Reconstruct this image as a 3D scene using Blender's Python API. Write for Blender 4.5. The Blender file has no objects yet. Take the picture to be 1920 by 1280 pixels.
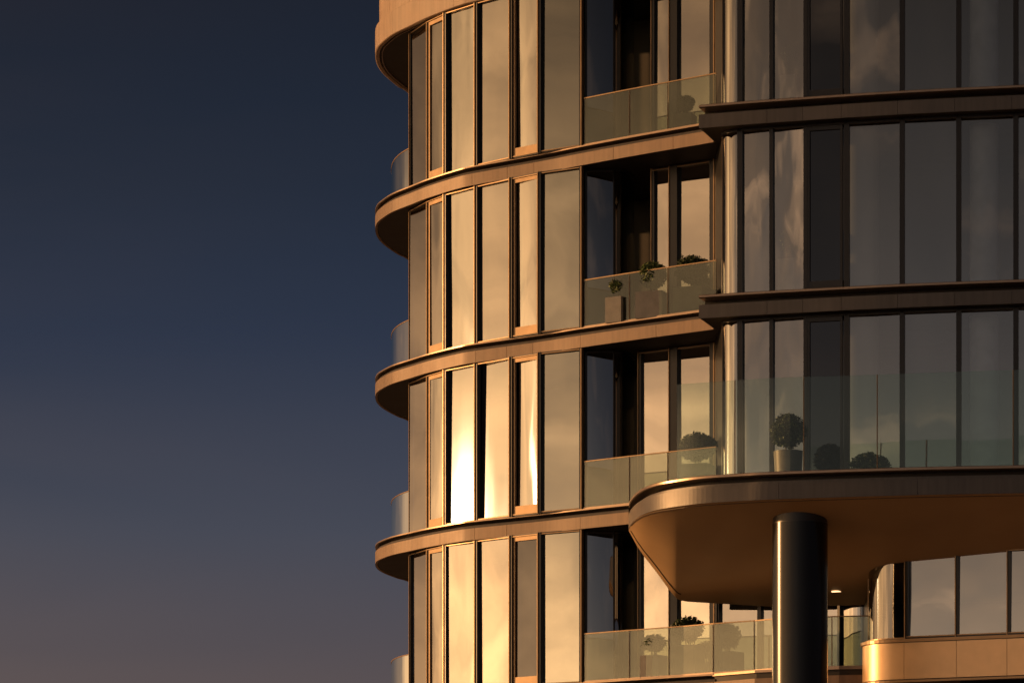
import bpy, math, random
from mathutils import Vector
random.seed(7)
S = bpy.context.scene
COL = S.collection
R = math.radians

# ------------------------------------------------------------------ camera
CAMZ = 1.6
cam_d = bpy.data.cameras.new('camera'); cam = bpy.data.objects.new('camera', cam_d); COL.objects.link(cam)
cam.location = (0, 0, CAMZ); cam.rotation_euler = (R(90), 0, 0)
cam_d.sensor_width = 36; cam_d.lens = 36*7000/1920
cam_d.shift_y = (1850-640)/1920
cam_d.clip_start = 1; cam_d.clip_end = 6000
S.camera = cam

# ------------------------------------------------------------------ light
SUN_TH, SUN_EL = R(102), R(7.1)          # bearing left of the camera's back, height
sd = Vector((-math.sin(SUN_TH)*math.cos(SUN_EL), -math.cos(SUN_TH)*math.cos(SUN_EL), math.sin(SUN_EL)))
sl = bpy.data.lights.new('sun', 'SUN'); sl.energy = 3.0; sl.angle = R(0.6); sl.color = (1.0, 0.49, 0.18)
so = bpy.data.objects.new('sun', sl); COL.objects.link(so); so.location = sd*60
so.rotation_euler = sd.to_track_quat('Z', 'Y').to_euler()

S.view_settings.view_transform = 'Standard'; S.view_settings.look = 'None'
S.view_settings.exposure = 0; S.view_settings.gamma = 1; S.view_settings.use_curve_mapping = False
S.render.engine = 'CYCLES'
S.cycles.max_bounces = 10; S.cycles.transparent_max_bounces = 16; S.cycles.glossy_bounces = 5
S.cycles.sample_clamp_indirect = 4

W = bpy.data.worlds.new('World'); S.world = W; W.use_nodes = True
nt = W.node_tree; nt.nodes.clear()
def nd(t, **k):
    n = nt.nodes.new(t)
    for a, b in k.items(): setattr(n, a, b)
    return n
def m(op, a, b=None, c=None, clamp=False):
    n = nd('ShaderNodeMath', operation=op, use_clamp=clamp)
    for i, v in enumerate((a, b, c)):
        if v is None: continue
        if isinstance(v, (int, float)): n.inputs[i].default_value = v
        else: nt.links.new(v, n.inputs[i])
    return n.outputs[0]
def vscale(colr, fac):
    n = nd('ShaderNodeVectorMath', operation='SCALE')
    if isinstance(colr, tuple): n.inputs[0].default_value = colr
    else: nt.links.new(colr, n.inputs[0])
    if isinstance(fac, (int, float)): n.inputs['Scale'].default_value = fac
    else: nt.links.new(fac, n.inputs['Scale'])
    return n.outputs[0]
def vadd(a, b):
    n = nd('ShaderNodeVectorMath', operation='ADD'); nt.links.new(a, n.inputs[0]); nt.links.new(b, n.inputs[1]); return n.outputs[0]
tc = nd('ShaderNodeTexCoord'); sep = nd('ShaderNodeSeparateXYZ')
nt.links.new(tc.outputs['Generated'], sep.inputs[0])
dx, dy, dz = sep.outputs
zc = m('MAXIMUM', dz, 0.0)
hl = m('SQRT', m('SUBTRACT', 1.0, m('MULTIPLY', zc, zc)))
hl = m('MAXIMUM', hl, 0.02)
def az_dot(th):      # cosine of bearing from th
    return m('DIVIDE', m('ADD', m('MULTIPLY', dx, -math.sin(th)), m('MULTIPLY', dy, -math.cos(th))), hl)
# dusk gradient
ramp = nd('ShaderNodeValToRGB'); nt.links.new(zc, ramp.inputs[0])
cr = ramp.color_ramp
stops = [(0.0, (0.17, 0.115, 0.10)), (0.078, (0.100, 0.080, 0.088)), (0.12, (0.056, 0.064, 0.094)), (0.17, (0.023, 0.034, 0.066)),
         (0.21, (0.0135, 0.0215, 0.042)), (0.26, (0.0085, 0.0125, 0.025)), (0.5, (0.006, 0.009, 0.020)), (1.0, (0.005, 0.008, 0.018))]
while len(cr.elements) < len(stops): cr.elements.new(0.5)
for e, (p, c) in zip(cr.elements, stops): e.position = p; e.color = (*c, 1)
# western glow
g1 = m('POWER', m('MULTIPLY', m('ADD', az_dot(R(89)), 1.0), 0.5), 9.0)
el_f = m('EXPONENT', m('MULTIPLY', zc, -1/0.125))
glow = m('MULTIPLY', g1, el_f)
mp = nd('ShaderNodeMapping'); mp.inputs['Scale'].default_value = (2.2, 2.2, 13.0); nt.links.new(tc.outputs['Generated'], mp.inputs[0])
ns = nd('ShaderNodeTexNoise'); ns.inputs['Scale'].default_value = 2.3; ns.inputs['Detail'].default_value = 6; ns.inputs['Distortion'].default_value = 0.4
nt.links.new(mp.outputs[0], ns.inputs['Vector'])
mr = nd('ShaderNodeMapRange'); mr.inputs[1].default_value = 0.36; mr.inputs[2].default_value = 0.66; mr.inputs[3].default_value = 0.55; mr.inputs[4].default_value = 1.35
nt.links.new(ns.outputs[0], mr.inputs[0])
glow = m('MULTIPLY', glow, mr.outputs[0])
glowc = vscale((1.0, 0.53, 0.20), m('MULTIPLY', glow, 6.0))
g3 = m('MULTIPLY', m('MULTIPLY', g1, m('EXPONENT', m('MULTIPLY', zc, -1/0.3))), mr.outputs[0])
glowc = vadd(glowc, vscale((0.52, 0.42, 0.34), m('MULTIPLY', g3, 0.36)))
# pale high haze in the west
g2 = m('POWER', m('MULTIPLY', m('ADD', az_dot(R(40)), 1.0), 0.5), 6.0)
hz = vscale((0.68, 0.58, 0.46), m('MULTIPLY', m('MULTIPLY', g2, m('EXPONENT', m('MULTIPLY', zc, -1/0.10))), 1.6))
mr2 = nd('ShaderNodeMapRange'); mr2.inputs[1].default_value = 0.52; mr2.inputs[2].default_value = 0.68; mr2.inputs[3].default_value = 0; mr2.inputs[4].default_value = 1
nt.links.new(ns.outputs[0], mr2.inputs[0])
hz = vadd(hz, vscale((1.0, 0.60, 0.34), m('MULTIPLY', m('MULTIPLY', m('POWER', g2, 3.0), mr2.outputs[0]), m('MULTIPLY', m('EXPONENT', m('MULTIPLY', zc, -1/0.16)), 1.8))))
# aureole of the low sun
dn = nd('ShaderNodeVectorMath', operation='DOT_PRODUCT'); nt.links.new(tc.outputs['Generated'], dn.inputs[0]); dn.inputs[1].default_value = sd
ang = m('ARCCOSINE', m('MINIMUM', dn.outputs['Value'], 1.0))
au = m('EXPONENT', m('MULTIPLY', ang, -1/R(5.5)))
au2 = m('EXPONENT', m('MULTIPLY', m('MULTIPLY', ang, ang), -1/(R(1.05)**2)))
auc = vadd(vscale((1.0, 0.62, 0.28), m('MULTIPLY', au, 2.0)), vscale((1.0, 0.80, 0.50), m('MULTIPLY', au2, 30.0)))
tot = vadd(vadd(ramp.outputs[0], glowc), vadd(hz, auc))
sk = nd('ShaderNodeTexSky', sky_type='NISHITA', sun_disc=False, sun_elevation=SUN_EL, sun_rotation=R(180)+SUN_TH)
bg1 = nd('ShaderNodeBackground'); bg1.inputs[1].default_value = 0.9; nt.links.new(tot, bg1.inputs[0])
bg2 = nd('ShaderNodeBackground'); bg2.inputs[1].default_value = 0.002; nt.links.new(sk.outputs[0], bg2.inputs[0])
ad = nd('ShaderNodeAddShader'); nt.links.new(bg1.outputs[0], ad.inputs[0]); nt.links.new(bg2.outputs[0], ad.inputs[1])
wo = nd('ShaderNodeOutputWorld'); nt.links.new(ad.outputs[0], wo.inputs[0])

# ------------------------------------------------------------------ materials
def newmat(name):
    mt = bpy.data.materials.new(name); mt.use_nodes = True
    return mt, mt.node_tree, mt.node_tree.nodes['Principled BSDF']
def solid(name, colr, rough=0.5, metal=0.0, nscale=3.0, namp=0.12, bump=0.0, bscale=60, spec=0.5, stretch=(1, 1, 1), rnd=0):
    mt, t, b = newmat(name)
    tcn = t.nodes.new('ShaderNodeTexCoord'); mpn = t.nodes.new('ShaderNodeMapping'); mpn.inputs['Scale'].default_value = stretch
    t.links.new(tcn.outputs['Object'], mpn.inputs[0])
    n = t.nodes.new('ShaderNodeTexNoise'); n.inputs['Scale'].default_value = nscale; n.inputs['Detail'].default_value = 6
    t.links.new(mpn.outputs[0], n.inputs['Vector'])
    r = t.nodes.new('ShaderNodeValToRGB'); t.links.new(n.outputs[0], r.inputs[0])
    r.color_ramp.elements[0].position = 0.3; r.color_ramp.elements[1].position = 0.7
    r.color_ramp.elements[0].color = (*[c*(1-namp) for c in colr], 1); r.color_ramp.elements[1].color = (*[min(1, c*(1+namp)) for c in colr], 1)
    src = r.outputs[0]
    if rnd:
        oi = t.nodes.new('ShaderNodeObjectInfo'); mo = t.nodes.new('ShaderNodeMapRange'); mo.inputs[3].default_value = 1-rnd; mo.inputs[4].default_value = 1+rnd
        t.links.new(oi.outputs['Random'], mo.inputs[0])
        st = t.nodes.new('ShaderNodeMapping'); st.inputs['Scale'].default_value = (5, 5, 0.35); t.links.new(tcn.outputs['Object'], st.inputs[0])
        sn = t.nodes.new('ShaderNodeTexNoise'); sn.inputs['Scale'].default_value = 2.5; sn.inputs['Detail'].default_value = 4; t.links.new(st.outputs[0], sn.inputs['Vector'])
        sm = t.nodes.new('ShaderNodeMapRange'); sm.inputs[1].default_value = .35; sm.inputs[2].default_value = .6; sm.inputs[3].default_value = 0.84; sm.inputs[4].default_value = 1.0; t.links.new(sn.outputs[0], sm.inputs[0])
        mm = t.nodes.new('ShaderNodeMath'); mm.operation = 'MULTIPLY'; t.links.new(mo.outputs[0], mm.inputs[0]); t.links.new(sm.outputs[0], mm.inputs[1])
        vs_ = t.nodes.new('ShaderNodeVectorMath'); vs_.operation = 'SCALE'; t.links.new(src, vs_.inputs[0]); t.links.new(mm.outputs[0], vs_.inputs['Scale']); src = vs_.outputs[0]
    t.links.new(src, b.inputs['Base Color'])
    mrn = t.nodes.new('ShaderNodeMapRange'); mrn.inputs[3].default_value = rough*0.85; mrn.inputs[4].default_value = min(1, rough*1.15)
    t.links.new(n.outputs[0], mrn.inputs[0]); t.links.new(mrn.outputs[0], b.inputs['Roughness'])
    b.inputs['Metallic'].default_value = metal; b.inputs['Specular IOR Level'].default_value = spec
    if bump:
        n2 = t.nodes.new('ShaderNodeTexNoise'); n2.inputs['Scale'].default_value = bscale; n2.inputs['Detail'].default_value = 3
        t.links.new(tcn.outputs['Object'], n2.inputs['Vector'])
        bp = t.nodes.new('ShaderNodeBump'); bp.inputs['Strength'].default_value = bump; bp.inputs['Distance'].default_value = 0.01
        t.links.new(n2.outputs[0], bp.inputs['Height']); t.links.new(bp.outputs[0], b.inputs['Normal'])
    return mt
def glass(name, refl, tint, gloss, warp=0.25, rough=0.0, ior=1.45):
    mt = bpy.data.materials.new(name); mt.use_nodes = True; t = mt.node_tree; t.nodes.clear()
    out = t.nodes.new('ShaderNodeOutputMaterial'); mix = t.nodes.new('ShaderNodeMixShader')
    tr = t.nodes.new('ShaderNodeBsdfTransparent'); tr.inputs[0].default_value = (*tint, 1)
    gl = t.nodes.new('ShaderNodeBsdfGlossy'); gl.inputs['Color'].default_value = (*gloss, 1); gl.inputs['Roughness'].default_value = rough
    lw = t.nodes.new('ShaderNodeFresnel'); lw.inputs[0].default_value = ior
    ma = t.nodes.new('ShaderNodeMath'); ma.operation = 'MULTIPLY_ADD'; ma.use_clamp = True
    ma.inputs[1].default_value = 1-refl; ma.inputs[2].default_value = refl
    t.links.new(lw.outputs[0], ma.inputs[0]); t.links.new(ma.outputs[0], mix.inputs[0])
    tcn = t.nodes.new('ShaderNodeTexCoord'); mpn = t.nodes.new('ShaderNodeMapping'); mpn.inputs['Scale'].default_value = (1.0, 1.0, 0.22)
    t.links.new(tcn.outputs['Object'], mpn.inputs[0])
    n = t.nodes.new('ShaderNodeTexNoise'); n.inputs['Scale'].default_value = 1.3; n.inputs['Detail'].default_value = 1.5
    t.links.new(mpn.outputs[0], n.inputs['Vector'])
    bp = t.nodes.new('ShaderNodeBump'); bp.inputs['Strength'].default_value = 1.0; bp.inputs['Distance'].default_value = 0.1*warp
    t.links.new(n.outputs[0], bp.inputs['Height']); t.links.new(bp.outputs[0], gl.inputs['Normal'])
    t.links.new(tr.outputs[0], mix.inputs[1]); t.links.new(gl.outputs[0], mix.inputs[2]); t.links.new(mix.outputs[0], out.inputs[0])
    return mt
M = {
 'fascia': solid('champagne_panel', (0.265, 0.18, 0.12), 0.5, 0.1, 1.6, 0.08, 0.12, 90, rnd=0.07),
 'fascia_dark': solid('shaded_panel', (0.108, 0.098, 0.092), 0.42, 0.12, 1.6, 0.08, 0.10, 90, rnd=0.07),  # darker copy of the fascia panel, the wing's unlit face put into its colour
 'lip': solid('bronze_lip', (0.34, 0.25, 0.18), 0.30, 0.6, 4, 0.1),
 'groove': solid('groove_bronze', (0.10, 0.075, 0.055), 0.5, 0.3, 4, 0.1),
 'frame': solid('bronze_frame', (0.30, 0.20, 0.11), 0.35, 0.4, 5, 0.1),
 'frame_dark': solid('black_frame', (0.022, 0.022, 0.024), 0.35, 0.3, 5, 0.1),  # black frames; on bronze-edged windows also the mullion's shaded side as colour
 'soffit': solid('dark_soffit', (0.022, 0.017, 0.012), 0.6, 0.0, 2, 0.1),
 'canopy_soffit': solid('copper_soffit', (0.44, 0.285, 0.145), 0.55, 0.0, 0.5, 0.10, 0.03, 3),
 'stone': solid('sandstone_cladding', (0.40, 0.29, 0.21), 0.55, 0.0, 2.5, 0.10, 0.25, 60, rnd=0.06),
 'metal_spandrel': solid('satin_spandrel', (0.62, 0.42, 0.24), 0.34, 0.55, 2.5, 0.08, 0.15, 70),
 'column': solid('black_column', (0.005, 0.0045, 0.004), 0.21, 0.0, 3, 0.1, 0.02, 200, spec=0.28),
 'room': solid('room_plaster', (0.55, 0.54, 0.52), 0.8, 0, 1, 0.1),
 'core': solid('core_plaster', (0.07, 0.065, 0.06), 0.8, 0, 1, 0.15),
 'roomcol': solid('blue_grey_column', (0.72, 0.80, 0.90), 0.35, 0, 3, 0.1),
 'curtain': solid('linen', (0.72, 0.66, 0.56), 0.85, 0, 6, 0.08, 0.2, 80, stretch=(6, 6, 0.2)),
 'pot': solid('pale_stone_pot', (0.24, 0.235, 0.22), 0.6, 0, 6, 0.15, 0.2, 60),
 'pot_dark': solid('grey_pot', (0.16, 0.14, 0.13), 0.45, 0, 6, 0.15, 0.1, 60),
 'soil': solid('soil', (0.03, 0.02, 0.015), 0.9, 0, 20, 0.4),
 'leaf': solid('leaf', (0.045, 0.07, 0.022), 0.5, 0, 9, 0.5),
 'leaf2': solid('leaf_pale', (0.12, 0.165, 0.055), 0.5, 0, 9, 0.5),
 'stem': solid('stem', (0.07, 0.05, 0.03), 0.8, 0, 9, 0.3),
 'ground': solid('paving', (0.42, 0.34, 0.27), 0.5, 0, 0.3, 0.2, 0.2, 8),
 'glass': glass('coated_glass', 0.36, (0.50, 0.54, 0.52), (0.97, 0.93, 0.84), 0.03),
 'glass_wavy': glass('wavy_glass', 0.36, (0.45, 0.50, 0.48), (0.97, 0.93, 0.84), 0.22),
 'glass_green': glass('green_glass', 0.26, (0.36, 0.42, 0.38), (0.96, 0.97, 0.86), 0.02),
 'rail_clear': glass('clear_rail_glass', 0.02, (0.86, 0.92, 0.88), (0.95, 1.0, 0.93), 0.01, ior=1.3),
 'glass_bay': glass('bay_glass', 0.28, (0.80, 0.84, 0.84), (0.97, 0.95, 0.90), 0.06),
 'glass_baywavy': glass('bay_wavy_glass', 0.32, (0.75, 0.80, 0.78), (0.97, 0.93, 0.86), 0.3),
 'glass_corner': glass('corner_glass', 0.14, (0.45, 0.48, 0.42), (0.97, 0.93, 0.84), 0.10),
 'glass_black': glass('black_glass', 0.05, (0.06, 0.06, 0.06), (0.9, 0.92, 0.97), 0.03),
 'glass_dark': glass('dark_glass', 0.2, (0.10, 0.11, 0.12), (0.9, 0.92, 0.97), 0.03),
 'rail_glass': glass('rail_glass', 0.045, (0.70, 0.735, 0.67), (0.95, 1.0, 0.92), 0.01, ior=1.27),
}
lm, lt, lb = newmat('downlight_glow'); lb.inputs['Emission Color'].default_value = (1, 0.62, 0.3, 1); lb.inputs['Emission Strength'].default_value = 2.0
M['lamp'] = lm

# ------------------------------------------------------------------ mesh helpers
class MB:
    def __init__(s): s.v = []; s.f = []; s.smooth = []
    def add(s, vs, fs, smooth=False):
        o = len(s.v); s.v += [tuple(p) for p in vs]
        for f in fs: s.f.append(tuple(i+o for i in f)); s.smooth.append(smooth)
    def build(s, name, mat, parent=None):
        me = bpy.data.meshes.new(name); me.from_pydata(s.v, [], s.f); me.materials.append(mat)
        me.polygons.foreach_set('use_smooth', s.smooth); me.update()
        o = bpy.data.objects.new(name, me); COL.objects.link(o)
        if parent: o.parent = parent
        return o
    def box(s, c, ux, uy, uz, hx, hy, hz):      # centre, axes, half sizes
        c = Vector(c); vs = []
        for k in (-1, 1):
            for j in (-1, 1):
                for i in (-1, 1): vs.append(c+ux*hx*i+uy*hy*j+uz*hz*k)
        s.add(vs, [(0, 2, 3, 1), (4, 5, 7, 6), (0, 1, 5, 4), (2, 6, 7, 3), (0, 4, 6, 2), (1, 3, 7, 5)])
    def cyl(s, c, r, z0, z1, n=48, r1=None, cap=True):
        r1 = r if r1 is None else r1; vs = []
        for i in range(n):
            a = 2*math.pi*i/n; vs.append((c[0]+r*math.cos(a), c[1]+r*math.sin(a), z0))
        for i in range(n):
            a = 2*math.pi*i/n; vs.append((c[0]+r1*math.cos(a), c[1]+r1*math.sin(a), z1))
        s.add(vs, [(i, (i+1) % n, n+(i+1) % n, n+i) for i in range(n)], True)
        if cap: s.add(vs, [tuple(range(n-1, -1, -1)), tuple(range(n, 2*n))])
UX, UY, UZ = Vector((1, 0, 0)), Vector((0, 1, 0)), Vector((0, 0, 1))
def tag(o, label=None, cat=None, group=None, kind=None):
    if label: o['label'] = label
    if cat: o['category'] = cat
    if group: o['group'] = group
    if kind: o['kind'] = kind
    return o
def empty(name, loc=(0, 0, 0)):
    o = bpy.data.objects.new(name, None); o.location = loc; o.empty_display_size = 0.3; COL.objects.link(o); return o

U = 3.6/314.0                 # one level unit in metres
def Z(u): return CAMZ + u*U   # height of a level
def PT(x, d): return Vector(((x-960)*d/7000.0, d))     # survey bearing x at distance d -> plan point
def smooth(pts, n=8):         # Catmull-Rom
    P = [pts[0]*2-pts[1]] + pts + [pts[-1]*2-pts[-2]]; out = []
    for i in range(1, len(P)-2):
        a, b, c, d = P[i-1:i+3]
        for k in range(n):
            t = k/n
            out.append(0.5*((2*b)+(c-a)*t+(2*a-5*b+4*c-d)*t*t+(3*b-a-3*c+d)*t**3))
    out.append(pts[-1]); return out
def normals(p):               # outward normals for a line running left to right with the building behind it
    ns = []
    for i in range(len(p)):
        t = (p[min(i+1, len(p)-1)]-p[max(i-1, 0)]).normalized(); ns.append(Vector((t.y, -t.x)))
    return ns
def inset(p, off):
    n = normals(p); return [a-b*off for a, b in zip(p, n)]
def arclen(p):
    L = [0]
    for a, b in zip(p, p[1:]): L.append(L[-1]+(b-a).length)
    return L
def sub(p, t0, t1):
    L = arclen(p); out = []
    def at(t):
        for i in range(len(p)-1):
            if L[i+1] >= t: return p[i].lerp(p[i+1], (t-L[i])/max(1e-9, L[i+1]-L[i]))
        return p[-1].copy()
    out.append(at(t0)); out += [q for q, l in zip(p, L) if t0+1e-4 < l < t1-1e-4]; out.append(at(t1)); return out
def sweep(mb, p, prof, ns=None, caps=True):   # prof: closed list of (inset, z)
    ns = ns or normals(p); k = len(prof); vs = []
    for a, n in zip(p, ns):
        for off, z in prof: q = a-n*off; vs.append((q.x, q.y, z))
    fs = []
    for i in range(len(p)-1):
        for j in range(k): fs.append((i*k+j, i*k+(j+1) % k, (i+1)*k+(j+1) % k, (i+1)*k+j))
    if caps: fs.append(tuple(range(k-1, -1, -1))); fs.append(tuple((len(p)-1)*k+j for j in range(k)))
    mb.add(vs, fs)
def prism(mb, poly, z0, z1):
    n = len(poly); vs = [(q.x, q.y, z0) for q in poly]+[(q.x, q.y, z1) for q in poly]
    fs = [tuple(range(n-1, -1, -1)), tuple(range(n, 2*n))]+[(i, (i+1) % n, n+(i+1) % n, n+i) for i in range(n)]
    mb.add(vs, fs)

# ------------------------------------------------------------------ ground
g = MB(); g.add([(-2500, -2500, 0), (2500, -2500, 0), (2500, 2500, 0), (-2500, 2500, 0)], [(0, 1, 2, 3)])
tag(g.build('ground', M['ground']), 'pale paved plaza in low evening sun around the tower', kind='structure')

# ------------------------------------------------------------------ building
T = empty('apartment_tower', (4, 76, 0))
tag(T, 'curved glass apartment tower with bronze floor bands glowing in low sun', 'building')
def part(mb, name, mat, parent=None):
    o = mb.build(name, mat); p = parent or T
    o.parent = p
    if p is T: o.matrix_parent_inverse = T.matrix_basis.inverted() if False else o.matrix_parent_inverse
    return o
T.location = (0, 0, 0)

BACKL = [(-0.6, 90.0), (-1.55, 87.0)]
LOUT = [Vector(v) for v in BACKL] + [PT(768, 83.65), PT(745, 82.88), PT(720, 81.84), PT(707.5, 81.0), PT(703.5, 80.2), PT(706, 79.55), PT(715, 79.05), PT(735, 78.35),
        PT(770, 77.6), PT(802, 76.95), PT(855, 76.1), PT(892, 75.68), PT(1016, 74.6), PT(1090, 73.9), PT(1200, 72.95), PT(1338, 71.87)]
LC = smooth(LOUT, 7)
ROUT = [PT(1310, 70.73), PT(1400, 70.42), PT(1500, 70.12), PT(1683, 69.62), PT(1920, 69.15), PT(2150, 68.8), PT(2500, 68.4)]
RC = smooth(ROUT, 5)
REAR = [Vector((26, 68)), Vector((26, 96)), Vector((2, 96))]

def slab_left(u, faceh, bandh, gaph, lipt, seams, long_band=None):
    z0 = Z(u); z1 = z0+faceh; z2 = z1+bandh; z3 = z2+gaph; z4 = z3+lipt
    b = MB(); prism(b, inset(LC, 0.06)+[Vector((4.3, 74)), Vector((6, 75)), Vector((6, 94)), Vector((1.5, 94))], z0+0.015, z2-0.004)
    prism(b, inset(LC, 0.34)+[Vector((4.25, 74)), Vector((5.9, 75)), Vector((5.9, 93.9)), Vector((1.6, 93.9))], z2-0.003, z4-0.012)
    s = part(b, 'floor_slab', M['soffit'])
    L = arclen(LC)[-1]; edges = [0]+seams+[L]
    for a, c in zip(edges, edges[1:]):
        f = MB(); sweep(f, sub(LC, a+0.004, c-0.004), [(0, z0), (0, z1), (0.05, z1), (0.05, z0)]); part(f, 'fascia_panel', M['fascia'], s)
    f = MB(); sweep(f, LC, [(0.035, z1+.001), (0.055, z2), (0.10, z2), (0.10, z1+.001)]); part(f, 'fascia_band', M['fascia_dark'], s)
    f = MB(); sweep(f, LC, [(0.02, z3), (0.0, z3+0.006), (0.0, z4-0.004), (0.012, z4), (0.345, z4), (0.345, z3)]); part(f, 'coping', M['lip'], s)
    return s
def arc_at_x(p, xs):      # arc length of a line where bearing reaches xs
    L = arclen(p); out = []
    for x in xs:
        best = None
        for i in range(len(p)-1):
            xa = p[i].x/p[i].y*7000+960; xb = p[i+1].x/p[i+1].y*7000+960
            if p[i].y < 80 and xa <= x <= xb: best = L[i]+(x-xa)/(xb-xa)*(L[i+1]-L[i])
        out.append(best)
    return out
SEAM = {1: [735, 885, 951, 1001, 1150, 1262], 2: [735, 892, 950, 999, 1088, 1230], 3: [735, 825, 890, 950, 1088, 1200]}
SB = {0: 1742, 1: 1418, 2: 1104, 3: 791, 4: 492}
LIPU = {}
for k in (1, 2, 3, 4):
    sm = arc_at_x(LC, SEAM.get(k, [800, 950, 1090]))
    slab_left(SB[k], 0.238, 0.06, 0.062, 0.035, sm)
    LIPU[k] = SB[k] + (0.238+0.06+0.062+0.035)/U
# top band: deep ring plus stone wall above
z0 = Z(1742)
b = MB(); prism(b, inset(LC, 0.10)+[Vector((4.3, 74)), Vector((6, 75)), Vector((6, 94)), Vector((1.5, 94))], z0+0.03, z0+0.40)
s0 = part(b, 'floor_slab', M['soffit'])
for a, c in zip([0]+arc_at_x(LC, [735, 850, 951, 1050, 1170]), arc_at_x(LC, [735, 850, 951, 1050, 1170])+[arclen(LC)[-1]]):
    f = MB(); sweep(f, sub(LC, a+0.004, c-0.004), [(0.02, z0), (0, z0+0.012), (0, z0+0.50), (0.03, z0+0.52), (0.09, z0+0.52), (0.09, z0)]); part(f, 'fascia_panel', M['stone'], s0)
f = MB(); sweep(f, inset(LC, 0.14), [(0, z0-0.004), (0, z0+0.02), (0.02, z0+0.02), (0.02, z0-0.004)]); part(f, 'drip_edge', M['lip'], s0)
WL = inset(LC, 0.09); wu = MB(); sweep(wu, WL, [(0.03, z0+0.53), (0.03, z0+3.2), (0.3, z0+3.2), (0.3, z0+0.53)]); wall_u = part(wu, 'parapet_wall', M['groove'])
for row, (ya, yb) in enumerate(((0.535, 1.15), (1.16, 2.1), (2.11, 3.1))):
    es = arc_at_x(WL, [730, 768, 805, 850, 900, 960, 1020, 1080, 1150, 1230, 1300]); es = [0]+es+[arclen(WL)[-1]]
    for a, c in zip(es, es[1:]):
        f = MB(); sweep(f, sub(WL, a+0.005, c-0.005), [(0, z0+ya), (0, z0+yb), (0.03, z0+yb), (0.03, z0+ya)]); part(f, 'cladding_panel', M['stone'], wall_u)

# right wing slabs
def slab_right(u, dz=0.006):
    z0 = Z(u)+dz; z1 = z0+0.252; z3 = z0+0.385; z4 = z3+0.06
    end = [Vector((26, 80)), Vector((7, 80)), Vector((4.6, 76)), Vector((3.93, 72.0))]
    b = MB(); prism(b, inset(RC, 0.05)+end, z0+0.012, z1-0.004); prism(b, inset(RC, 0.42)+end, z1-0.003, z4-0.01)
    s = part(b, 'floor_slab', M['soffit'])
    xs = [1438, 1505, 1577, 1683, 1790, 1897, 2010, 2130, 2260]
    es = [0]+arc_at_x(RC, xs)+[arclen(RC)[-1]]
    for a, c in zip(es, es[1:]):
        f = MB(); sweep(f, sub(RC, a+0.003, c-0.003), [(0, z0), (0, z1), (0.045, z1), (0.045, z0)]); part(f, 'fascia_panel', M['fascia_dark'], s)
    f = MB(); sweep(f, RC, [(0.05, z3), (0.0, z3+0.012), (0.0, z4-0.012), (0.02, z4), (0.43, z4), (0.43, z3)]); part(f, 'coping', M['lip'], s)
    # closing face at the left end
    f = MB(); e = [PT(1310.5, 70.74)+Vector((0.03, 0.03)), Vector((3.9, 71.9))]; sweep(f, e[::-1], [(0, z0+0.002), (0, z1-0.002), (0.03, z1-0.002), (0.03, z0+0.002)]); part(f, 'end_plate', M['fascia_dark'], s)
    return z4
for k in (0, 1, 2, 3): slab_right(SB[k])

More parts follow.
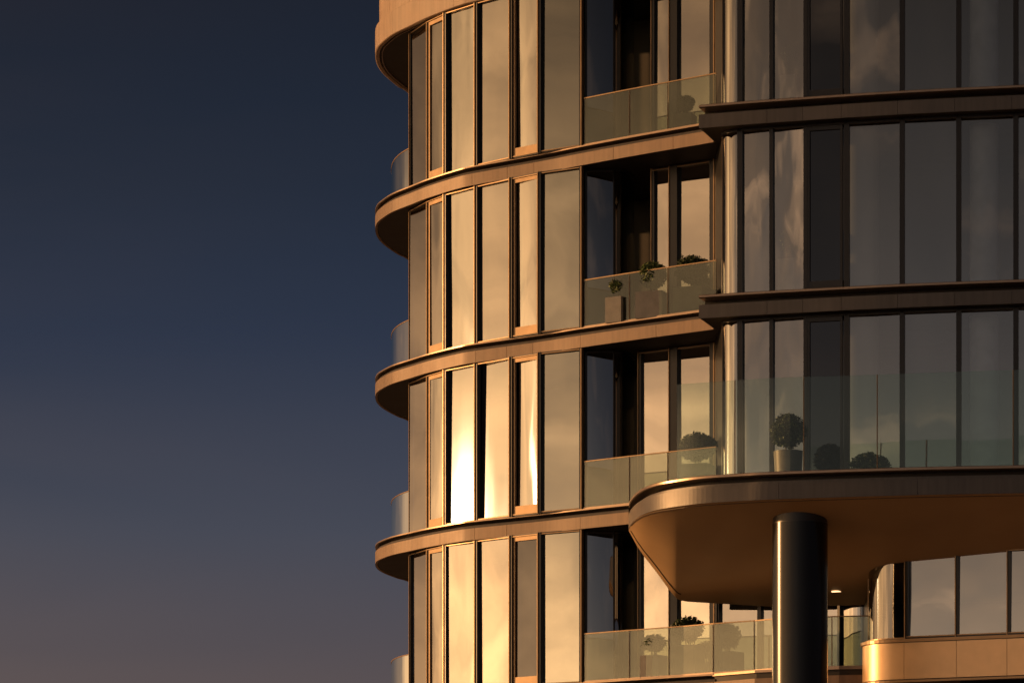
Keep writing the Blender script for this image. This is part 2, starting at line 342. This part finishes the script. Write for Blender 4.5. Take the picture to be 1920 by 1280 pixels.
# ------------------------------------------------------------------ windows
PR = random.Random(21)
def window(p0, p1, z0, z1, kind='fixed', fin=0.10, fw=0.05, mat='glass', fm='frame_dark', arc=None, last=False, hw=0.035, lit_trim=False, bow=None, yaw=None, tilt=None):
    """one window: mullion at p0, head, sill, pane"""
    pts = arc or [p0, p1]; t = (pts[1]-pts[0]).normalized(); n = Vector((t.y, -t.x))
    f = MB(); T3 = Vector((t.x, t.y, 0)); N3 = Vector((n.x, n.y, 0)); h = (z1-z0)/2; zc_ = (z0+z1)/2
    a = pts[0]; f.box((a.x+n.x*(fin/2-0.02)+t.x*fw/2, a.y+n.y*(fin/2-0.02)+t.y*fw/2, zc_), T3, N3, UZ, fw/2, fin/2+0.02, h)
    sweep(f, pts, [(-0.03, z1-hw), (-0.03, z1-0.001), (0.05, z1-0.001), (0.05, z1-hw)])
    sweep(f, pts, [(-0.03, z0+0.001), (-0.03, z0+hw), (0.05, z0+hw), (0.05, z0+0.001)])
    t2 = (pts[-1]-pts[-2]).normalized(); n2 = Vector((t2.y, -t2.x)); b_ = pts[-1]
    if last:
        f.box((b_.x+n2.x*(fin/2-0.02), b_.y+n2.y*(fin/2-0.02), zc_), Vector((t2.x, t2.y, 0)), Vector((n2.x, n2.y, 0)), UZ, fw/2, fin/2+0.02, h)
    w = part(f, 'window', M[fm])
    lz, hz_ = z0+hw, z1-hw
    if lit_trim:  # bronze strip carries the fin's sunlit face as colour, black frame its shaded side
        e = MB(); c = a-t*0.014+n*(fin*0.5+0.012); e.box((c.x, c.y, zc_), T3, N3, UZ, 0.009, fin*0.5+0.010, h-0.002)
        q = [a+t*0.004, b_-t2*0.03]
        if arc: q = pts
        sweep(e, q, [(-0.05, z1-hw-0.004), (-0.05, z1-hw+0.016), (-0.031, z1-hw+0.016), (-0.031, z1-hw-0.004)])
        sweep(e, q, [(-0.045, z0+hw-0.018), (-0.045, z0+hw+0.002), (-0.031, z0+hw+0.002), (-0.031, z0+hw-0.018)])
        if last:
            c = b_+t2*0.02+n2*(fin*0.5); e.box((c.x, c.y, zc_), Vector((t2.x, t2.y, 0)), Vector((n2.x, n2.y, 0)), UZ, 0.012, fin*0.5+0.01, h-0.002)
        part(e, 'lit_trim', M['frame'], w)
    if kind == 'vent':
        L = (p1-p0).length; e = MB()
        for (u0, u1, za, zb, mk) in ((fw, L-0.03, z0+hw+.004, z0+0.20, 1), (fw, L-0.03, z1-hw-0.085, z1-hw-.006, 1), (fw+0.002, fw+0.05, z0+0.20, z1-hw-0.085, 0), (L-0.075, L-0.03, z0+0.20, z1-hw-0.085, 0)):
            c = p0+t*((u0+u1)/2); e.box((c.x, c.y, (za+zb)/2), T3, N3, UZ, (u1-u0)/2, 0.022, (zb-za)/2)
        part(e, 'sash', M['frame'] if lit_trim else M[fm], w); lz = z0+0.20; hz_ = z1-hw-0.085
    g_ = MB(); off = 0.012
    if arc:
        ns_ = normals(pts); vs = []
        for q, nn in zip(pts, ns_): q2 = q-nn*off; vs += [(q2.x, q2.y, lz), (q2.x, q2.y, hz_)]
        g_.add(vs, [(2*i, 2*i+2, 2*i+3, 2*i+1) for i in range(len(pts)-1)], True)
    else:
        a2, b2 = p0+t*fw, p1; wd = (b2-a2).length
        bow = PR.uniform(-.004, .004) if bow is None else bow; yaw = PR.uniform(-.6, .6) if yaw is None else yaw; tilt = PR.uniform(-.25, .25) if tilt is None else tilt
        nc = 10; nr = 6; vs = []; mid = PR.uniform(.35, .65)
        for j in range(nr+1):
            v = j/nr
            for i in range(nc+1):
                u = i/nc; o_ = off-bow*(1-((u-mid)/max(mid, 1-mid))**2)*(0.55+0.9*v*(1-v)*1.8)-R(yaw)*(u-.5)*wd+R(tilt)*(v-.5)*(hz_-lz)
                q = a2.lerp(b2, u)-n*(o_+0.008); vs.append((q.x, q.y, lz+(hz_-lz)*v))
        g_.add(vs, [(j*(nc+1)+i, j*(nc+1)+i+1, (j+1)*(nc+1)+i+1, (j+1)*(nc+1)+i) for j in range(nr) for i in range(nc)], True)
    part(g_, 'pane', M[mat], w)
    return w

# tower glass line: bearings of the mullions and distances
GX = [771, 804, 837, 895, 960, 1013, 1091]
GD = [78.20, 77.24, 76.59, 75.81, 75.09, 74.57, 74.02]
GP = [PT(x, d) for x, d in zip(GX, GD)]
kinds = ['fixed', 'vent', 'fixed', 'fixed', 'vent', 'fixed']
# recess
RP = [PT(1097, 74.35), PT(1150, 74.33)]
curve = smooth([PT(1150, 74.33), PT(1168, 74.42), PT(1182, 74.75), PT(1190, 75.3)], 6)
RW = [PT(1200, 74.45), PT(1259, 74.02), PT(1340, 73.42)]
FL = {1: (LIPU[1], SB[0]), 2: (LIPU[2], SB[1]), 3: (LIPU[3], SB[2]), 4: (LIPU[4], SB[3])}
for row in (1, 2, 3, 4):
    za, zb = Z(FL[row][0])-0.01, Z(FL[row][1])+0.012
    for i in range(6):
        mt = 'glass'
        if i in (1, 2, 4) and (row, i) not in ((3, 2),): mt = 'glass_wavy'
        if i == 5: mt = 'glass_green'
        if row == 4 and i == 4: mt = 'glass_black'
        by = {(4, 2): (.005, -3.6), (3, 2): (.0025, 0.2), (2, 2): (.004, 0.3), (1, 2): (.005, 0.3), (3, 3): (.002, 4.4), (3, 4): (-.016, 6), (2, 4): (.014, 6), (1, 4): (.016, 5.5), (1, 0): (.004, -3), (2, 0): (.004, -6), (3, 0): (.005, -7), (4, 0): (.004, -1), (1, 1): (.01, -2), (4, 1): (.006, -2), (2, 1): (.012, -3), (3, 1): (.010, -5), (4, 3): (.006, -.5)}.get((row, i), (None, None))
        window(GP[i], GP[i+1], za, zb, kinds[i], mat=mt, fin=0.06 if i > 1 else 0.03, fw=0.05 if i > 1 else 0.03, last=(i == 5), lit_trim=True, hw=0.04, bow=by[0], yaw=by[1], tilt={(3, 2): 0.35, (3, 3): 0.5}.get((row, i)))
    window(RP[0], RP[1], za, zb, mat='glass_dark', fm='frame_dark', fin=0.02, fw=0.04, bow=.014, yaw=0)
    window(None, None, za, zb, mat='glass_dark', fm='frame_dark', fin=0.01, fw=0.03, arc=curve)
    window(RW[0] if row > 2 else RW[0].lerp(RW[1], .42), RW[1], za, zb, mat='glass', fin=0.04, fw=0.05, hw=0.05, lit_trim=True)  # narrower in the upper rows, the black gap stands in for a dark reflection
    window(RW[1], RW[2], za, zb, mat='glass', fm='frame_dark', fin=0.06, fw=0.17, hw=0.05, last=True, lit_trim=True)
# row 4 continues to the right under the canopy
R4 = [PT(1342, 73.42), PT(1420, 72.95), PT(1500, 72.55), PT(1573, 72.2)]
za, zb = Z(FL[4][0])-0.01, Z(SB[3])
for i in range(3): window(R4[i]+Vector((0.02, 0)), R4[i+1], za, zb, mat='glass', fm='frame_dark', fin=0.06, fw=0.08)
arc4 = smooth([PT(1573, 72.2), PT(1600, 71.95), PT(1625, 71.9), PT(1650, 72.2), PT(1664, 72.7)], 6)
window(None, None, za, zb, mat='glass', fm='frame_dark', fin=0.05, fw=0.06, arc=arc4)

# right bay
BL = inset(RC, 0.36)
BXS = [1383, 1443, 1507, 1583, 1687, 1793, 1900, 2010, 2125, 2250]
ats = arc_at_x(BL, BXS)
BP = [sub(BL, 0, t)[-1] for t in ats]
c1 = BP[0]; tdir = (BP[1]-BP[0]).normalized(); rr = 0.34
nb = Vector((tdir.y, -tdir.x)); cc = c1-nb*rr-tdir*0.0
cornr = []
for k in range(15):
    a = math.pi/2*(1-k/14.0); cornr.append(cc-tdir*(rr*math.sin(a))*1.08+nb*(rr*math.cos(a)))
for row in (0, 1, 2, 3):
    za = Z(SB[row] if row else SB[0]); 
    if row == 0: continue
    za = Z(SB[row])+0.445; zb = Z(SB[row-1])+0.018
    window(None, None, za, zb, mat='glass_wavy', fm='frame_dark', fin=0.02, fw=0.03, arc=cornr, hw=0.045)
    e = cornr[0]; f = MB(); f.box((e.x-0.012, e.y+0.02, (za+zb)/2), UX, UY, UZ, 0.014, 0.03, (zb-za)/2); part(f, 'corner_post', M['frame'])
    f = MB(); q = [Vector((3.98, 73.5)), cornr[0]+Vector((0, 0.05))]; sweep(f, q, [(0, za), (0, zb), (0.05, zb), (0.05, za)]); part(f, 'return_wall', M['frame_dark'])
    for i in range(len(BP)-1):
        fwd = {0: .10, 1: .07, 2: .07, 3: .10}.get(i, .095)
        mt = 'glass_baywavy' if i in (0, 1) else ('glass_black' if i == 2 else 'glass_bay')
        window(BP[i], BP[i+1], za, zb, kind='vent' if i == 2 else 'fixed', mat=mt, fm='frame_dark', fin=0.03, fw=fwd, hw=0.05, yaw=4.5 if i < 2 else None, bow=(.006, -.005)[i] if i < 2 else None)

# interior: core walls, rear envelope, columns
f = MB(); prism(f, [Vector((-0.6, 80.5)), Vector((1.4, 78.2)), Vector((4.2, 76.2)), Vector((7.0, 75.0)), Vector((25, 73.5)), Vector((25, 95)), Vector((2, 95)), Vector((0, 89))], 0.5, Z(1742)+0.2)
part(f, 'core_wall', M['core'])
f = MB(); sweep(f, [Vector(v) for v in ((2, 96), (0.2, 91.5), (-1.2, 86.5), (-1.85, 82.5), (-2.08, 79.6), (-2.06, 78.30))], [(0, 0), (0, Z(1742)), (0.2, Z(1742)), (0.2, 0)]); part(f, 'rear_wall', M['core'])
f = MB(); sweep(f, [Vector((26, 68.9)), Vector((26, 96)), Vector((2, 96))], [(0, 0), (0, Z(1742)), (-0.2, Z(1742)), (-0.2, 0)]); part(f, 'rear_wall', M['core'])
for (x, d, r, rows, mk) in ((1845, 70.6, 0.27, (1, 2, 3), 'roomcol'), (1612, 70.9, 0.36, (1, 2, 3), 'room'), (2080, 70.6, 0.27, (1, 2, 3), 'roomcol')):
    for row in rows:
        c = PT(x, d); f = MB(); f.cyl((c.x, c.y), r, Z(SB[row])+0.43, Z(SB[row-1])+0.03, 40, cap=False); part(f, 'room_column', M[mk])

# ------------------------------------------------------------------ balustrades
def rail(line, z0, h, joints, post=True, cap=True, gm='rail_glass'):
    base = MB(); sweep(base, line, [(0.0, z0), (0.0, z0+0.03), (0.045, z0+0.03), (0.045, z0)]); s = part(base, 'balustrade', M['lip'])
    L = arclen(line)[-1]; es = [0]+joints+[L]
    for a, c in zip(es, es[1:]):
        q = sub(line, a+0.006, c-0.006); f = MB(); sweep(f, q, [(0.014, z0+0.031), (0.014, z0+h), (0.030, z0+h), (0.030, z0+0.031)]); part(f, 'glass_panel', M[gm], s)
    if cap:
        f = MB(); sweep(f, line, [(0.006, z0+h+.001), (0.006, z0+h+0.022), (0.038, z0+h+0.022), (0.038, z0+h+.001)]); part(f, 'handrail', M['frame'], s)
    for a in joints[:]:
        q = sub(line, 0, a)[-1]; f = MB(); f.box((q.x, q.y+0.02, z0+h/2), UX, UY, UZ, 0.009, 0.012, h/2) if post else f.box((q.x, q.y+0.02, z0+0.08), UX, UY, UZ, 0.02, 0.03, 0.08)
        part(f, 'post', M['frame'], s)
    return s
RLc = inset([q for q in LC if q.y < 74.2], 0.07)
RLc = inset(LC, 0.07); RLc = sub(RLc, arc_at_x(RLc, [1094])[0], arclen(RLc)[-1])
js = arc_at_x(RLc, [1180, 1252])
for row in (1, 2, 3): rail(RLc, Z(LIPU[row])+0.002, 0.93, js)
R4L = [q for q in RLc if q.x/q.y*7000+960 < 1290]+[PT(1337, 71.87), PT(1415, 71.28), PT(1450, 70.95), PT(1500, 70.7), PT(1573, 70.45), PT(1660, 70.3)]
rail(R4L, Z(LIPU[4])+0.002, 0.95, arc_at_x(R4L, [1180, 1254, 1337, 1414, 1560]))
SL = smooth([Vector((-1.75, 84.5)), PT(742, 82.6), PT(735, 81.4), PT(732.5, 80.4), PT(737, 79.6), PT(750, 78.9), PT(769.5, 78.3)], 5)
for row in (1, 2, 3, 4): rail(SL, Z(LIPU[row])+0.002, 0.94, [arclen(SL)[-1]*0.45], cap=True, gm='rail_clear')

# slab extension for row 4 under the canopy
E4 = [PT(1336, 71.9), PT(1415, 71.1), PT(1500, 70.6), PT(1573, 70.32), PT(1680, 70.15), PT(1800, 70.1)]
z0 = Z(SB[4]); b = MB(); prism(b, inset(E4, 0.06)+[Vector((9, 76)), Vector((4.2, 76))], z0+0.01, z0+0.385); s4 = part(b, 'floor_slab', M['soffit'])
f = MB(); sweep(f, E4, [(0, z0), (0, z0+0.238), (0.05, z0+0.238), (0.05, z0)]); part(f, 'fascia_panel', M['fascia'], s4)
f = MB(); sweep(f, E4, [(0, z0+0.35), (0, z0+0.397), (0.33, z0+0.397), (0.33, z0+0.35)]); part(f, 'coping', M['lip'], s4)

# ------------------------------------------------------------------ canopy
CF = smooth([PT(1178.7, 70.35), PT(1179.8, 69.9), PT(1184, 69.3), PT(1195, 68.45), PT(1211.6, 67.75), PT(1237, 67.2), PT(1277, 66.72), PT(1324, 66.33), PT(1394, 66.03), PT(1460, 65.8), PT(1700, 65.28), PT(1920, 65.0), PT(2200, 64.7), PT(2450, 64.5)], 6)
cz = Z(750)
side = [(1178.7, 991, 70.35), (1183, 1002, 70.5), (1195, 1024, 70.8), (1208, 1043, 71.1), (1230, 1071, 71.6), (1254, 1104, 72.2), (1264, 1116, 72.45), (1269, 1121.5, 72.6), (1276, 1125, 72.72), (1291, 1127.5, 72.75), (1446, 1136.5, 72.35), (1600, 1134, 71.75), (2450, 1115, 70.3)]
SP = [Vector((*PT(x, d), CAMZ+(1850-y)*d/7000)) for x, y, d in side]
SP[0].z = cz
def grid_soffit(mb, front, rearpts, n=24, mrows=10):
    # ruled sheet between front edge and rear edge, both resampled
    def res(p, n):
        L = [0]
        for a, b_ in zip(p, p[1:]): L.append(L[-1]+(b_-a).length)
        out = []
        for k in range(n+1):
            t = L[-1]*k/n
            for i in range(len(p)-1):
                if L[i+1] >= t-1e-9: out.append(p[i].lerp(p[i+1], min(1, (t-L[i])/max(1e-9, L[i+1]-L[i])))); break
        return out
    A, B = front, rearpts; n1 = len(A)
    vs = []; 
    for j in range(mrows+1):
        for i in range(n1): vs.append(A[i].lerp(B[i], j/mrows))
    mb.add(vs, [(j*n1+i, (j+1)*n1+i, (j+1)*n1+i+1, j*n1+i+1) for j in range(mrows) for i in range(n1-1)], True)
# pair every front point with a point of the rear edge by bearing
fr = [Vector((q.x, q.y, cz)) for q in inset(CF, 0.11)]
fr3 = [Vector((q.x, q.y, cz)) for q in CF]
def rear_at(x):
    xs = [s_[0] for s_ in side]
    x = max(xs[0], min(x, xs[-1]))
    for i in range(len(side)-1):
        if xs[i] <= x <= xs[i+1]: return SP[i].lerp(SP[i+1], (x-xs[i])/(xs[i+1]-xs[i]))
# insert extra front samples where the side edge is detailed
bx = sorted(set([1179, 1183, 1189, 1195, 1201, 1208, 1219, 1230, 1242, 1254, 1259, 1264, 1269, 1276, 1283, 1291, 1320, 1360, 1400, 1446, 1520, 1600, 1700, 1850, 2000, 2200, 2440]))
ca = arc_at_x(CF, bx); cpts = [sub(CF, 0, t)[-1] if t else CF[0] for t in ca]
A = [Vector((q.x, q.y, cz+0.004)) for q in cpts]; B = [rear_at(x) for x in bx]
sof = MB(); grid_soffit(sof, A, B)
canopy = part(sof, 'canopy', M['canopy_soffit'])
# dark bead just inside the edge
bead = []
for s_ in range(4, len(side)-4):
    a, b_ = SP[s_], SP[s_+1]
es = [0]+arc_at_x(CF, [1460, 1720, 1985, 2200])+[arclen(CF)[-1]]
for a, c in zip(es, es[1:]):
    f = MB(); sweep(f, sub(CF, a+(0.003 if a else 0), c-0.003), [(0, cz), (0, cz+0.275), (0.05, cz+0.275), (0.05, cz)]); part(f, 'fascia_panel', M['fascia_dark'], canopy)
f = MB(); sweep(f, CF, [(0.02, cz+0.43), (0, cz+0.442), (0, cz+0.48), (0.02, cz+0.492), (0.43, cz+0.492), (0.43, cz+0.43)]); part(f, 'coping', M['lip'], canopy)
f = MB(); sweep(f, CF, [(0.09, cz+0.276), (0.09, cz+0.335), (0.2, cz+0.335), (0.2, cz+0.276)]); part(f, 'fascia_band', M['fascia_dark'], canopy)
# deck and side wall
f = MB(); prism(f, inset(CF, 0.30)+[Vector((20, 71.5)), Vector((4.2, 72.6))]+[Vector((q.x, q.y)) for q in SP[5:1:-1]], cz+0.29, cz+0.47); part(f, 'deck', M['soffit'], canopy)
f = MB(); vs = [q+Vector((0.0, 0, 0)) for q in SP[:9]]+[Vector((q.x, q.y, cz+0.46)) for q in SP[:9]]; f.add(vs, [(i, i+1, 10+i-0, 9+i) for i in range(8)]); part(f, 'side_fascia', M['fascia_dark'], canopy)
# border strip along the soffit edge: a shallow bead
def tube(mb, pts, r, n=8):
    vs = []; fs = []
    for i, p in enumerate(pts):
        t = (pts[min(i+1, len(pts)-1)]-pts[max(i-1, 0)]).normalized(); a = t.orthogonal().normalized(); b_ = t.cross(a)
        for k in range(n): an = 2*math.pi*k/n; vs.append(p+a*r*math.cos(an)+b_*r*math.sin(an))
    for i in range(len(pts)-1):
        for k in range(n): fs.append((i*n+k, i*n+(k+1) % n, (i+1)*n+(k+1) % n, (i+1)*n+k))
    mb.add(vs, fs, True)
tr_ = []
for x, a, b_ in zip(bx, A, B):
    L = (b_-a).length
    if L < 0.5: continue
    if x <= 1276: tr_.append(b_.lerp(a, min(0.5, 0.17/L*2.6)))
frb = [a.lerp(b_, 0.13/(b_-a).length) for x, a, b_ in zip(bx, A, B) if (b_-a).length > 0.9]
f = MB(); tube(f, [q-Vector((0, 0, .002)) for q in tr_[::-1]], 0.012); tube(f, [q-Vector((0, 0, .002)) for q in frb], 0.009); part(f, 'soffit_bead', M['groove'], canopy)

# canopy balustrade
CR = smooth([PT(1268, 67.12), PT(1300, 66.98), PT(1345, 66.8), PT(1450, 66.4), PT(1640, 66.05), PT(1920, 65.5), PT(2200, 65.1), PT(2400, 64.9)], 5)
rail(CR, cz+0.494, 1.74, arc_at_x(CR, [1378, 1507, 1645, 1900, 2150]), cap=False, gm='rail_clear')

# column
c = PT(1500, 66.95)
f = MB(); f.cyl((c.x, c.y), 0.497, 0, cz-0.30, 96, cap=False); colm = part(f, 'round_column', M['column'])
f = MB(); f.cyl((c.x, c.y), 0.49, cz-0.299, cz+0.02, 96, cap=False); part(f, 'column_head', M['frame_dark'], colm)

# downlights
for (x, d, zz) in ((1568, 71.0, 7.50),):
    pass
q = PT(1568, 71.0)
def soffit_z(x, d):
    t = arc_at_x(CF, [x])[0]; a = sub(CF, 0, t)[-1]; b_ = rear_at(x); k = (d-a.y)/(b_.y-a.y); return cz+(b_.z-cz)*k
f = MB(); f.cyl((q.x, q.y), 0.09, soffit_z(1568, 71.0)-0.006, soffit_z(1568, 71.0)+0.01, 20); part(f, 'downlight', M['lamp'], canopy)

# ------------------------------------------------------------------ lower bay
LB = smooth([PT(1672, 69.13), PT(1700, 69.0), PT(1793, 68.6), PT(1890, 68.2), PT(2000, 67.75), PT(2110, 67.3), PT(2300, 66.6)], 3)
bz0 = CAMZ+6.43
def bay_line(off):
    base = [q.copy() for q in LB]
    t = (base[1]-base[0]).normalized(); n = Vector((t.y, -t.x)); r = 0.70
    cen = base[0]-n*r; arcp = []
    for k in range(13):
        a = math.pi/2*(1-k/12); arcp.append(cen-t*(r+off)*math.sin(a)+n*(r+off)*math.cos(a))
    ns_ = normals(base)
    return arcp, [q+m_*off for q, m_ in zip(base, ns_)]
arcp, ln = bay_line(0.0)
L1 = arcp+ln[1:]
tops = {1630: 8.05, 1700: 8.0, 2300: 7.9}
bzt = CAMZ+8.02
aa = arc_at_x(L1, [1699, 1794, 1891, 1995, 2110])
window(None, None, bz0, bzt, mat='glass_corner', fm='frame_dark', fin=0.03, fw=0.03, arc=sub(L1, 0, aa[0]), hw=0.03, lit_trim=True)
for a, c_ in zip(aa, aa[1:]): window(sub(L1, 0, a)[-1], sub(L1, 0, c_)[-1], bz0, bzt, mat='glass', fm='frame_dark', fin=0.035, fw=0.045, hw=0.05, lit_trim=True, tilt=0.9, yaw=-3.0 if a == aa[0] else -1.0, bow=.002)
arcs, lns = bay_line(0.10); L2 = arcs+lns[1:]
aa2 = arc_at_x(L2, [1695, 1793, 1888, 1990, 2100])
core_sp = MB(); sweep(core_sp, L2, [(0.03, bz0-0.76), (0.03, bz0-0.06), (0.25, bz0-0.06), (0.25, bz0-0.76)]); sp = part(core_sp, 'spandrel_wall', M['groove'])
for a, c_ in zip([0]+aa2, aa2):
    f = MB(); sweep(f, sub(L2, a+0.004, c_-0.004), [(0, bz0-0.74), (0, bz0-0.07), (0.03, bz0-0.07), (0.03, bz0-0.74)]); o = part(f, 'spandrel_panel', M['metal_spandrel'], sp)
    if a == 0:
        for p_ in o.data.polygons: p_.use_smooth = True
        o.data.set_sharp_from_angle(angle=R(40))
f = MB(); sweep(f, L2, [(-0.035, bz0-0.06), (-0.035, bz0-0.004), (0.2, bz0-0.004), (0.2, bz0-0.06)]); part(f, 'sill_coping', M['frame'], sp)
f = MB(); sweep(f, L2, [(-0.02, bz0-0.80), (-0.02, bz0-0.762), (0.2, bz0-0.762), (0.2, bz0-0.80)]); part(f, 'drip_edge', M['frame'], sp)
# room behind the lower bay
f = MB(); e = cornr; sweep(f, [Vector((6.75, 74)), arcp[0]+Vector((0.06, 0.15))], [(0, 0), (0, bzt+0.2), (0.1, bzt+0.2), (0.1, 0)]); part(f, 'return_wall', M['frame_dark'])
f = MB(); prism(f, [Vector((7.0, 69.9)), Vector((12, 68.9)), Vector((20, 68.6)), Vector((20, 73)), Vector((7.0, 73))], bz0-0.3, bz0-0.07); part(f, 'floor_slab', M['soffit'])
# plinth of the tower down to the ground
f = MB(); prism(f, inset(LC, 0.9)[14:]+[Vector((9, 73)), Vector((25, 70.5)), Vector((25, 94)), Vector((2, 94))], 0, Z(SB[4])-0.02); part(f, 'plinth', M['core'])

# ------------------------------------------------------------------ planters
def shrub(c, zb, crown_r, crown_h, leafm, n=1500, seed=0, leaf=0.034):
    n = int(n*2.2)
    rnd = random.Random(seed); lf = MB()
    lobes = [(Vector((rnd.gauss(0, 1), rnd.gauss(0, 1), rnd.gauss(0, 1))).normalized()*0.52, rnd.uniform(.42, .58)) for _ in range(14)]
    for i in range(n):
        v = Vector((rnd.gauss(0, 1), rnd.gauss(0, 1), rnd.gauss(0, 1))).normalized()
        if i % 3 == 0: v = v*(rnd.random()**0.4)*0.9
        else: lo, lr = lobes[i % 14]; v = v*(rnd.random()**0.35)*lr+lo
        p = Vector((c.x+v.x*crown_r, c.y+v.y*crown_r*0.9, zb+crown_h/2+v.z*crown_h/2))
        d = Vector((rnd.gauss(0, 1), rnd.gauss(0, 1), rnd.gauss(0, .7))).normalized(); w = d.orthogonal().normalized(); s = leaf*rnd.uniform(.6, 1.3)
        w = (w*math.cos(i)+d.cross(w)*math.sin(i))
        lf.add([p-d*s, p+w*s*.45, p+d*s, p-w*s*.45], [(0, 1, 2, 3)])
    return lf
def planter(x, d, z_floor, w, h, top, label, leafm='leaf', potm='pot', round_=False, cw=None, n=1600, seed=1, group='potted shrubs on the balconies', trunk=0.06):
    c = PT(x, d); t = empty('potted_shrub', (0, 0, 0)); t.location = (c.x, c.y, z_floor); t.rotation_euler = (0, 0, R(-20-seed % 3*6))
    tag(t, label, 'plant', group)
    o = Vector((0, 0)); f = MB()
    if round_:
        f.cyl((0, 0), w*0.42, 0.004, h, 32, r1=w/2, cap=False); f.cyl((0, 0), w*0.46, h-0.05, h, 32, r1=w*0.44, cap=False)
    else:
        a = w/2
        for (cx, cy, hx, hy) in ((0, -a+.02, a, .02), (0, a-.02, a, .02), (-a+.02, 0, .02, a-.04), (a-.02, 0, .02, a-.04)): f.box((cx, cy, h/2+.004), UX, UY, UZ, hx, hy, h/2)
    p = f.build('pot', M[potm], t)
    f = MB(); f.cyl((0, 0), w*0.43, h-0.08, h-0.05, 20); f.build('soil', M['soil'], t)
    f = MB()
    for k in range(5):
        an = k*1.3; tube(f, [Vector((0.03*math.cos(an), 0.03*math.sin(an), h-0.06)), Vector((0.07*math.cos(an+.4), 0.07*math.sin(an+.4), h+trunk+.1)), Vector((0.15*math.cos(an+.6), 0.15*math.sin(an+.6), h+trunk+.3))], 0.011, 5)
    f.build('stem', M['stem'], t)
    cb = h+trunk; lf = shrub(o, cb, (cw or w)/2, top-z_floor-cb, leafm, n, seed); lf.build('foliage', M[leafm], t)
    return t
def zy(y, d): return CAMZ+(1850-y)*d/7000
Zf = {k: Z(LIPU[k]) for k in LIPU}
planter(1308, 72.75, Zf[3], 0.56, 0.70, zy(808, 72.75), 'round clipped shrub in a square grey planter behind balcony glass just left of the bay', cw=0.80, n=2800, seed=3, potm='pot_dark')
planter(1478, 68.6, cz+0.474, 0.54, zy(846, 68.6)-cz-0.474, zy(772, 68.6), 'tall rounded shrub in a dark round pot on the canopy terrace', round_=True, cw=0.76, n=2800, seed=4, potm='pot_dark', trunk=0.03)
planter(1630, 68.4, cz+0.474, 0.50, 0.26, zy(848, 68.4), 'low spreading dark mound of leaves on the canopy terrace right of the column', round_=True, cw=0.82, n=1500, seed=5, potm='pot_dark', trunk=0.0)
planter(1224, 73.1, Zf[2], 0.55, 0.52, zy(487, 73.1), 'loose shrub in a pale box, left one of the pair on the upper middle balcony', leafm='leaf2', cw=0.62, n=1700, seed=6)
planter(1300, 72.8, Zf[2], 0.62, 0.55, zy(476, 72.8), 'broad shrub in a pale box, right one of the pair on the upper middle balcony', cw=0.74, n=2200, seed=7)
planter(1158, 73.5, Zf[2], 0.36, 0.50, zy(520, 73.5), 'small low plant in a narrow pale box beside the dark curved glass', leafm='leaf2', cw=0.36, n=500, seed=8)
planter(1285, 72.9, Zf[1], 0.36, 0.36, zy(178, 72.9), 'slim dark upright shrub on the topmost visible balcony', cw=0.38, n=1200, seed=9, potm='pot_dark')
planter(1290, 72.85, Zf[4], 0.50, 0.62, zy(1150, 72.85), 'dark bushy shrub on the lowest balcony beneath the canopy corner', cw=0.66, n=1700, seed=10, potm='pot_dark')
planter(1226, 73.1, Zf[4], 0.40, 0.45, zy(1186, 73.1), 'light leafy plant on the lowest balcony left of the canopy corner', leafm='leaf2', cw=0.56, n=900, seed=11)
G2 = 'potted shrubs inside the glazed bay'
planter(1480, 70.95, Z(SB[1])+0.43, 0.30, zy(150, 71.2)-Z(SB[1])-0.43, zy(88, 71.2), 'thin airy plant in a tall pot behind the top floor bay glass', cw=0.34, n=800, seed=12, group=G2)
planter(1480, 70.95, Z(SB[2])+0.43, 0.34, zy(492, 71.2)-Z(SB[2])-0.43, zy(428, 71.2), 'bright green plant in a tall pale pot behind the middle bay glass', leafm='leaf2', cw=0.42, n=900, seed=13, group=G2)
